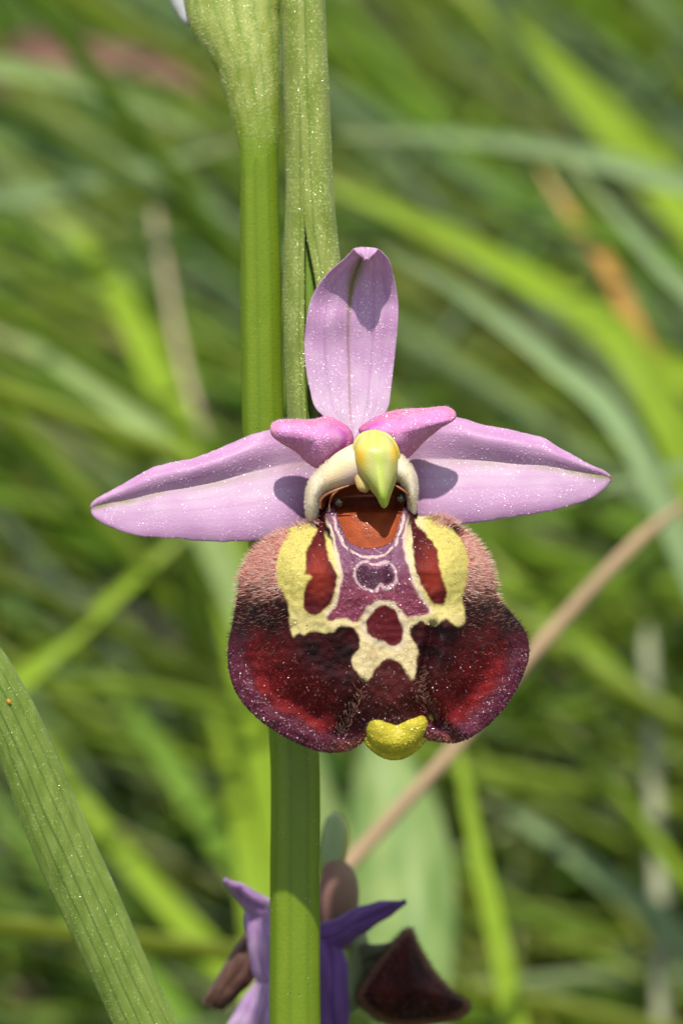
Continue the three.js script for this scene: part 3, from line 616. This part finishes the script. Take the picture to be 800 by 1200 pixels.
// papillae: little glassy domes, each tilted its own way, that catch the sun
const BEAD = new THREE.IcosahedronGeometry(1, 2);
function papillae(geometry, n, parent, keep, r0, r1, tint = 1, tilt = 0.5, lift = 0.1) {
  const pick = areaSampler(geometry), list = [];
  for (let i = 0; i < n; i++) {
    const s = pick();
    if (s.n.z < -0.2) continue;
    const [x, y] = unAt(s.p);
    if (rnd() > keep(x, y, s)) continue;
    const r = mix(r0, r1, Math.pow(rnd(), 2)) * MM, flat = rr(0.12, 0.45);
    const d = s.n.clone().add(V(rr(-1, 1), rr(-1, 1), rr(-1, 1)).multiplyScalar(tilt)).normalize();
    list.push({ m: new THREE.Matrix4().compose(s.p.clone().addScaledVector(s.n, r * lift), new THREE.Quaternion().setFromUnitVectors(UP, d), V(r, r * flat, r)), c: [s.c.x * tint, s.c.y * tint, s.c.z * tint] });
  }
  return instances('papillae', BEAD, M.bead, list, parent);
}
papillae(lipGeometry, 50000, flower, (x, y, s) => {
  const dp = purpleArea(x, y), e = Math.max(0, 1 - Math.hypot(x - 443, y - 740) / 200);
  if (dp > 0) return 0.7;
  if (y > 760 && yellowArea(x, y) < -2) return s.c.z > 0.014 ? 0.85 : s.c.x < 0.03 ? 0.05 : 0.2;
  if (patchLeft(x, y) > 0 || patchRight(x, y) > 0) return 0.25 * (1 - step(640, 675, y));
  return yellowArea(x, y) > 2 ? 0.06 : 0.02;
}, 0.017, 0.052, 1.2, 0.75, 0.35);
for (const m of flower.children.filter((o) => /sepal/.test(o.name))) papillae(m.geometry, 9000, flower, (x, y) => clamp(0.45 + 0.8 * noise(x * 0.03, y * 0.05, 12)), 0.013, 0.036);
for (const m of flower.children.filter((o) => /lip_tip|^petal$/.test(o.name))) papillae(m.geometry, m.name === 'lip_tip' ? 900 : 2200, flower, () => 0.8, 0.018, m.name === 'lip_tip' ? 0.05 : 0.042);
for (const m of orchid.children.filter((o) => /^bract$|bud_bract|^leaf$|^stem$/.test(o.name)))
  papillae(m.geometry, m.name === 'stem' ? 60000 : m.name === 'bud_bract' ? 42000 : 16000, orchid, (x, y) => (y < -20 || y > 1220 || (m.name === 'bud_bract' && rnd() < step(110, 200, y)) ? 0 : m.name === 'stem' ? 0.3 * step(-0.3, 0.4, noise(x * 0.06, y * 0.02, 7)) : clamp(0.55 + 0.9 * noise(x * 0.05, y * 0.025, 2))), 0.014, m.name === 'leaf' ? 0.034 : 0.04, m.name === 'stem' ? 1 : 1.35);

// ------------------------------------------------------------------ the lower flower, half behind the stem, seen from behind and above
{
  const f2 = new THREE.Group();
  f2.name = 'flower_001'; orchid.add(f2);
  tag(f2, 'lower flower turned away, purple sepals and dark maroon lip');
  const PUR = [0.34, 0.16, 0.42], PURD = [0.17, 0.07, 0.27], plain = (a, b, k = 0.1) => (x, y) => mix3(a, b, clamp(0.5 + 0.9 * noise(x * k, y * k, 5)));
  const leafOf = (name, rows, col, bend = 0.5, th = 0.35) => {   // rows [x1, y1, x2, y2, z]
    const f = evenly(rows);
    part(name, sheet(50, 24, (t, s) => { const [a, b, c, d, z] = f(t), k = (s + 1) / 2; return at(mix(a, c, k) + 2.2 * noise(t * 6, s, rows[0][0]), mix(b, d, k) + 2.2 * noise(t * 6, s, rows[0][1]), z + bend * (1 - s * s) + 0.3 * noise(t * 3, s * 2, rows[0][0]) - 0.25 * gauss(s, 0.15)); }, () => th * 0.7, (t, s) => { let q = col(t * 40, s * 20, t, s); for (const l of [-0.6, -0.3, 0.02, 0.35, 0.65]) q = mix3(q, q.map((k) => k * 0.55), 0.55 * gauss(s - l + 0.05 * noise(t * 7, l * 5), 0.05)); return q; }, OFF), M.petal, f2);
  };
  leafOf('side_sepal', [[262, 1030, 263, 1032, -13], [268, 1042, 284, 1036, -13.4], [281, 1058, 305, 1048, -14], [292, 1075, 322, 1056, -14.6], [304, 1090, 345, 1068, -15]], (x, y, t, s) => mix3(mix3([0.52, 0.30, 0.56], PUR, clamp(0.5 + noise(x * 0.2, y * 0.2))), [0.6, 0.45, 0.5], step(0.5, 0.9, t) * step(0, 0.6, s)), 0.9);  // left-hand sepals: sunlight painted in as a paler lilac than the right ones
  leafOf('side_sepal', [[290, 1062, 330, 1052, -15], [287, 1080, 330, 1075, -14.6], [290, 1110, 332, 1105, -14.4], [296, 1140, 335, 1140, -14.6], [308, 1160, 338, 1165, -15]], plain([0.56, 0.36, 0.58], [0.38, 0.2, 0.46], 0.14), 1.0);
  leafOf('side_sepal', [[300, 1150, 336, 1150, -15], [284, 1170, 340, 1178, -14.6], [268, 1195, 340, 1205, -14.5], [250, 1235, 330, 1245, -15], [240, 1280, 290, 1285, -16]], plain([0.58, 0.4, 0.58], [0.4, 0.22, 0.48], 0.13), 1.2);
  leafOf('side_sepal', [[475, 1056, 476, 1058, -13.5], [452, 1056, 460, 1070, -13.6], [425, 1062, 435, 1088, -14], [398, 1073, 412, 1105, -14.6], [370, 1085, 384, 1120, -15.4]], plain(PURD, [0.13, 0.05, 0.22], 0.2), 0.7);
  leafOf('side_sepal', [[366, 1090, 398, 1100, -15.6], [370, 1120, 405, 1125, -15.2], [372, 1160, 409, 1165, -15.2], [370, 1210, 408, 1215, -15.6], [366, 1260, 398, 1262, -16]], plain([0.2, 0.09, 0.33], PURD, 0.1), 0.8);
  part('column', oval(30, 28, [[392, 1110, -17, 20, 18], [396, 1068, -16.5, 25, 22], [397, 1035, -16.5, 24, 22], [392, 1015, -16.8, 16, 16], [388, 1002, -17, 6, 7]], (t, a) => mix3([0.20, 0.09, 0.08], [0.25, 0.17, 0.10], 0.5 + 0.5 * Math.cos(a)), OFF), M.flesh, f2);
  part('anther_cap', oval(24, 24, [[388, 1022, -17, 12, 12], [391, 1000, -17, 17, 15], [393, 975, -17, 17, 15], [392, 958, -17, 11, 10], [391, 951, -17, 1, 1]], (t, a) => mix3([0.2, 0.27, 0.1], [0.4, 0.33, 0.05], step(0.6, 1, Math.cos(a))), OFF), M.wax, f2);
  part('ovary', oval(24, 24, [[418, 1095, -17, 12, 14], [421, 1120, -17, 15, 16], [421, 1145, -17, 15, 16], [416, 1168, -17, 12, 14], [400, 1190, -16, 10, 12]], () => [0.26, 0.31, 0.14], OFF), M.flesh, f2);
  part('lip', cushion({ outline: [[480, 1092], [489, 1112], [504, 1140], [524, 1160], [547, 1177], [534, 1190], [500, 1196], [458, 1196], [436, 1184], [423, 1168], [433, 1149], [452, 1122]], middle: [480, 1155],
    front: (x, y, rho) => -15 + 1.6 * (1 - rho * rho) - 0.012 * (x - 480), back: () => -16.6, paint: (x, y, rho) => mix3(mix3([0.016, 0.003, 0.004], [0.05, 0.008, 0.006], clamp(0.4 + noise(x * 0.05, y * 0.05))), [0.11, 0.05, 0.03], step(0.9, 1, rho)), nR: 90, nF: 20, nB: 8, round: 0.25 }, OFF), M.lip, f2);
  {
    const list = [], m = f2.children.find((o) => o.name === 'lip'), pick = areaSampler(m.geometry);
    for (let i = 0; i < 2600; i++) { const s = pick(); if (s.n.z > -0.5) list.push(hairAt(s.p, s.n, s.n.clone().add(V(rr(-0.5, 0.5), rr(-0.5, 0.5), rr(-0.3, 0.3))), rr(0.12, 0.3), 0.025, rnd() < 0.25 ? [0.32, 0.17, 0.12] : [0.05, 0.015, 0.012])); }
    joined('lip_hair', HAIR, M.hair, list, f2);
  }
  leafOf('lip_lobe', [[478, 1094, 479, 1096, -15.6], [462, 1102, 468, 1112, -15.6], [445, 1107, 456, 1128, -15.8], [428, 1105, 442, 1146, -16], [420, 1108, 428, 1150, -16.2]], plain([0.075, 0.085, 0.03], [0.12, 0.12, 0.06]), 0.4);
  leafOf('lip_lobe', [[240, 1176, 262, 1181, -16.5], [247, 1158, 280, 1165, -16], [262, 1132, 296, 1148, -15.8], [280, 1106, 305, 1120, -16], [298, 1085, 318, 1095, -16.6]], plain([0.17, 0.085, 0.06], [0.10, 0.04, 0.03], 0.2), 0.6, 0.9);
}

// ------------------------------------------------------------------ grass
const TO_SUN = SUN;
const greens = { bright: [0.24, 0.36, 0.014], mid: [0.15, 0.27, 0.018], pale: [0.3, 0.4, 0.13], blue: [0.24, 0.34, 0.14], deep: [0.04, 0.11, 0.01], dry: [0.36, 0.27, 0.17], rust: [0.36, 0.19, 0.04], pink: [0.4, 0.25, 0.16], straw: [0.42, 0.4, 0.18] };
/** One blade along plant-view spots [x, y, z] from the tip down; the last leg bends down to its root in the soil. */
function bladePath(spots) {
  const w = spots.map(([x, y, z]) => toWorld(V(...at(x, y, z)))), last = w.at(-1), dir = last.clone().sub(w.at(-2)).setY(0);
  const h = last.y;
  if (h > 0.004) {
    dir.normalize();
    w.push(last.clone().addScaledVector(dir, h * 0.35).setY(h * 0.5), last.clone().addScaledVector(dir, h * 0.5).setY(-0.002));
  }
  return new THREE.CatmullRomCurve3(w, false, 'centripetal');
}
function blade(name, label, category, spots, wide, color, { roll = 0, stalk = false, tip = 0.25, group } = {}) {
  const c = bladePath(spots), n = 70, root = c.getPoint(1), view = camera.position.clone();
  const tone2 = color.map((q) => q * 0.72);
  const frames = [];
  for (let i = 0; i <= 240; i++) {
    const u = i / 240, p = c.getPointAt(u), t = c.getTangentAt(u), to = view.clone().sub(p).normalize().lerp(UP, 0.25).normalize();
    const s = t.clone().cross(to).normalize().applyAxisAngle(t, roll);
    frames.push({ p, s, n: s.clone().cross(t).normalize() });
  }
  const fr = (u) => frames[Math.round(clamp(u) * 240)];
  
  const g = stalk
    ? outward(rings(n * 2, 14, (t, a) => { const f = fr(t), r = wide * (0.5 + 0.06 * noise(t * 20, a)) * step(-0.02, 0.03, t), ang = a * 6.2832; const p = f.p.clone().sub(root).multiplyScalar(1000).addScaledVector(f.s, Math.cos(ang) * r).addScaledVector(f.n, Math.sin(ang) * r); return { p: p.toArray(), uv: [a, t * 9], c: mix3(color, tone2, clamp(0.5 + noise(t * 30, ang))) }; }))
    : sheet(n * 2, 8, (t, s) => { const f = fr(t), w = wide * 0.5 * Math.min(1, Math.pow(t / tip, 0.6) + 0.02) * (1 - 0.25 * t * t); return f.p.clone().sub(root).multiplyScalar(1000).addScaledVector(f.s, w * s).addScaledVector(f.n, w * 0.3 * Math.abs(s)).toArray(); }, () => 0.2,
      (t, s) => mix3(mix3(color, tone2, clamp(0.45 + 0.8 * noise(t * 12, s * 3, wide) + 0.3 * Math.cos(s * 14))), greens.straw, 0.5 * step(0.06, 0, t)));
  
  const m = new THREE.Mesh(g, stalk || color === greens.rust || color === greens.pink || color === greens.dry ? M.dry : M.grass);
  m.name = numbered(name); m.position.copy(root); m.castShadow = m.receiveShadow = true;
  tag(m, label, category, group);
  scene.add(m);
  return m;
}
const GB = 'grass_blade', gb = 'grass blade', gg = { group: 'broad grass blades behind the orchid' };
blade(GB, 'pale green blade arching in from the top left corner towards the bud', gb, [[285, 190, -125], [200, 140, -120], [100, 100, -116], [0, 80, -112], [-120, 75, -108]], 2.7, greens.pale, gg);
blade(GB, 'pale blue-green blade running level from the bract to the upper right edge', gb, [[380, 160, -110], [520, 160, -112], [640, 175, -112], [760, 205, -110], [880, 260, -105]], 2.2, greens.blue, gg);
blade(GB, 'broad bright green blade slanting down across the upper right corner', gb, [[510, -40, -150], [600, 40, -146], [690, 120, -140], [760, 200, -135], [860, 330, -128]], 4.0, greens.bright, gg);
blade(GB, 'bright green blade just above the upper sepal sloping right', gb, [[330, 190, -112], [430, 235, -112], [520, 275, -110], [620, 330, -106], [740, 420, -98]], 3.0, greens.bright, gg);
blade(GB, 'pale grey-green blade touching the right side of the upper sepal', gb, [[430, 285, -90], [500, 320, -92], [570, 365, -92], [640, 420, -90], [740, 520, -84]], 2.2, greens.blue, gg);
blade(GB, 'blue-green blade beside the rusty leaf at the right edge', gb, [[655, 170, -96], [710, 240, -96], [770, 310, -94], [850, 400, -90]], 2.0, greens.blue, gg);
blade(GB, 'wide bright green blade in the middle of the right edge', gb, [[540, 270, -120], [650, 350, -118], [740, 410, -114], [860, 490, -108]], 3.6, greens.bright, gg);
blade(GB, 'level pale blade meeting the tip of the right sepal', gb, [[640, 590, -92], [720, 568, -92], [800, 548, -92], [900, 545, -90]], 1.8, greens.blue, gg);
blade(GB, 'pale blade rising right behind the stem at the upper left', gb, [[290, 165, -130], [180, 195, -126], [60, 225, -122], [-80, 270, -116]], 2.0, greens.blue, gg);
blade(GB, 'broad bright green blade descending left of the stem', gb, [[40, 235, -132], [110, 300, -128], [160, 390, -122], [210, 500, -116], [260, 640, -108]], 3.2, greens.bright, gg);
blade(GB, 'pale green blade at the left edge above the left sepal', gb, [[-30, 380, -116], [60, 420, -114], [130, 470, -112], [200, 540, -108]], 2.6, greens.pale, gg);
blade(GB, 'bright green blade below the left sepal pointing up to the right', gb, [[235, 610, -100], [190, 650, -98], [110, 722, -94], [40, 785, -92], [-60, 880, -86]], 2.1, greens.bright, gg);
blade(GB, 'upright bright blade beside the left edge of the maroon lip', gb, [[205, 590, -126], [225, 680, -122], [250, 780, -118], [280, 900, -110], [300, 1040, -102]], 2.8, greens.bright, gg);
blade(GB, 'bright green blade right of the long leaf slanting down to the right', gb, [[20, 830, -112], [90, 930, -108], [170, 1030, -104], [240, 1110, -100], [330, 1210, -94]], 2.2, greens.bright, gg);
blade(GB, 'mid green blade between the long leaf and the stem', gb, [[110, 770, -120], [180, 870, -116], [240, 960, -112], [310, 1070, -106]], 2.6, greens.mid, gg);
blade(GB, 'bright green upright blade below the lip tip at the bottom', gb, [[520, 820, -78], [540, 900, -76], [560, 1000, -74], [585, 1110, -72], [610, 1240, -70]], 1.9, greens.bright, gg);
blade(GB, 'bright green blade crossing behind the dry stalk at the right', gb, [[560, 640, -130], [640, 720, -126], [720, 800, -122], [820, 890, -116]], 2.8, greens.bright, gg);
blade(GB, 'yellow-green blade in the lower right corner', gb, [[640, 830, -110], [720, 930, -106], [790, 1020, -102], [860, 1110, -96]], 1.8, greens.bright, gg);
blade(GB, 'pale bluish blade left of the lower right corner', gb, [[560, 930, -118], [640, 980, -114], [720, 1040, -110], [800, 1110, -104]], 2.2, greens.blue, gg);
blade(GB, 'bright blade under the right sepal next to the pink shoulder of the lip', gb, [[560, 610, -150], [640, 600, -148], [740, 610, -144], [850, 640, -138]], 3.0, greens.mid, gg);
blade(GB, 'dark green blade behind the left sepal tip', gb, [[60, 520, -120], [130, 560, -120], [200, 610, -118], [290, 690, -112]], 2.2, greens.deep, gg);
blade(GB, 'wide green blade in the lower left corner behind the long leaf', gb, [[-40, 900, -120], [40, 1000, -116], [110, 1090, -112], [200, 1190, -104]], 3.4, greens.mid, gg);
blade('dry_stalk', 'pinkish brown dry stalk slanting from the lip tip up to the right edge', 'dry stalk', [[800, 590, -62], [745, 636, -60], [650, 735, -57], [520, 890, -52], [400, 1022, -46], [330, 1105, -42]], 0.9, [0.3, 0.2, 0.11], { stalk: true });
blade('dry_stalk', 'thin upright pinkish stalk left of the upper stem', 'dry stalk', [[176, 215, -128], [190, 300, -126], [208, 400, -123], [240, 520, -118], [290, 700, -110]], 0.62, [0.38, 0.3, 0.19], { stalk: true });
blade('dry_stalk', 'pale upright stalk right of the lip below the right sepal', 'dry stalk', [[758, 735, -120], [762, 830, -117], [766, 930, -114], [772, 1080, -108]], 1.1, [0.28, 0.29, 0.17], { stalk: true });
blade('withered_blade', 'rusty orange withered blade in the upper right', 'withered blade', [[628, 190, -120], [660, 240, -118], [690, 285, -116], [720, 330, -114]], 2.2, greens.rust);
blade('withered_blade', 'reddish brown withered blade in the upper left beside the bud', 'withered blade', [[300, 118, -150], [240, 98, -152], [175, 76, -155], [110, 66, -160], [20, 70, -166]], 4.2, [0.27, 0.14, 0.10]);
blade('withered_blade', 'brown withered blade in the bottom left corner', 'withered blade', [[-30, 1110, -150], [20, 1150, -148], [60, 1200, -144], [100, 1260, -140]], 3.2, greens.dry);
// broad pale leaf behind the lower flower
{
  const rows = evenly([[425, 855, 452, 850, -84], [412, 930, 500, 915, -82], [410, 1010, 530, 1000, -79], [420, 1100, 535, 1090, -76], [440, 1200, 525, 1200, -72], [470, 1400, 520, 1400, -68]]);
  const w0 = toWorld(V(...at(495, 1400, -68)));
  const base = V(w0.x, 0, w0.z), inv = LEAN.clone().invert(), b = base.clone().sub(FLOWER).applyQuaternion(inv).divideScalar(MM);
  const g = sheet(60, 24, (t, s) => { const [a, c, d, e, z] = rows(t), k = (s + 1) / 2; return at(mix(a, d, k), mix(c, e, k), z - 1.6 * s * s + 0.4 * Math.abs(s) + 0.4 * noise(s, t * 4)); }, () => 0.5, (t, s) => mix3([0.22, 0.29, 0.09], [0.12, 0.2, 0.045], clamp(0.5 + 1.3 * noise(s * 2.5, t * 7) + 0.3 * stripes(s * 3, 3))), [-b.x, -b.y, -b.z]);
  const m = new THREE.Mesh(g, M.leaf);
  m.name = 'broad_leaf'; m.position.copy(base); m.quaternion.copy(LEAN); m.castShadow = m.receiveShadow = true;
  tag(m, 'broad pale green leaf standing behind the lower flower', 'leaf');
  scene.add(m);
}
// the sward: nobody could count these
{
  const variants = [0.35, 0.8, 1.3].map((bend) => {
    
    const g = sheet(7, 2, (t, s) => {   // unit blade, root at 0, along y, bending to z
      const a = t * bend, y = bend > 0 ? Math.sin(a) / bend : t, z = (1 - Math.cos(a)) / bend, w = 500 * (1 - Math.pow(t, 2.2)) * (0.75 + 0.5 * Math.min(1, t * 3)) / 1.25;
      return [w * s, y * 1000, z * 1000 + 0.22 * Math.abs(s) * w * 0.03];
    }, () => 8, (t, s) => [1, 1, 1].map((q) => q * (0.82 + 0.18 * Math.cos(s * 9))));
    
    return g;
  });
  const lists = [[], [], []], q = new THREE.Quaternion(), e = new THREE.Euler();
  const view = toWorld(V(0, 0, DIST));
  for (let i = 0; i < 23000; i++) {
    const z = i % 3 ? rr(-0.05, -0.36) : rr(0, -1.0), x = rr(-1, 1) * (0.14 + 0.26 * -z);
    const nearPlant = z > -0.06 - Math.abs(x) * 0.15;
    if (nearPlant) continue;
    const tone = rnd(), patch = noise(x * 14, z * 14);
    let c = tone < 0.5 ? greens.bright : tone < 0.68 ? greens.mid : tone < 0.80 ? greens.pale : tone < 0.87 ? greens.blue : tone < 0.90 ? greens.deep : tone < 0.96 ? greens.straw : greens.dry;
    const withered = c === greens.dry || c === greens.straw;
    c = c.map((k) => k * rr(0.75, 1.2) * (1 + 0.25 * patch));
    const broad = !withered && rnd() < 0.12, long = rr(0.035, z > -0.1 ? 0.07 : 0.1), wide = broad ? rr(0.004, 0.0065) : rr(0.0013, withered ? 0.002 : 0.0034);
    const yaw = rnd() < 0.62 ? -1.57 + rr(-0.7, 0.7) : rr(0, 6.283);
    e.set(rr(0.25, 1.05), yaw, rr(-0.3, 0.3), 'YXZ');
    q.setFromEuler(e);
    if (z + Math.cos(yaw) * long * 0.95 > -0.045) continue;
    lists[i % 3].push({ m: new THREE.Matrix4().compose(V(x, -0.002, z), q, V(wide, long, long)), c });
  }
  for (let i = 0; i < 3200; i++) {   // long blades that lie over the rest, most with their tips to the upper left
    const z = rr(-0.095, -0.45), x = rr(-1, 1) * (0.13 + 0.3 * -z) + 0.03;
    const tone = rnd();
    let c = tone < 0.55 ? greens.bright : tone < 0.72 ? greens.mid : tone < 0.86 ? greens.pale : greens.blue;
    c = c.map((k) => k * rr(0.75, 1.12));
    const long = rr(0.07, z < -0.1 ? 0.19 : 0.1), wide = rr(0.0016, 0.0036), yaw = rnd() < 0.72 ? -1.57 + rr(-0.6, 0.6) : rr(0, 6.283);
    e.set(rr(0.35, 1.05), yaw, rr(-0.3, 0.3), 'YXZ');
    q.setFromEuler(e);
    if (z + Math.cos(yaw) * long * 0.95 > -0.07) continue;
    lists[i % 2].push({ m: new THREE.Matrix4().compose(V(x, -0.002, z), q, V(wide, long, long)), c });
  }
  lists.forEach((l, k) => { const m = joined(numbered('grass'), variants[k], M.tuft, l, scene); m.userData.label = ['meadow grass of nearly straight blades behind the orchid', 'meadow grass of leaning blades behind the orchid', 'meadow grass of strongly arched blades behind the orchid'][k]; });
}
renderer.render(scene, camera);
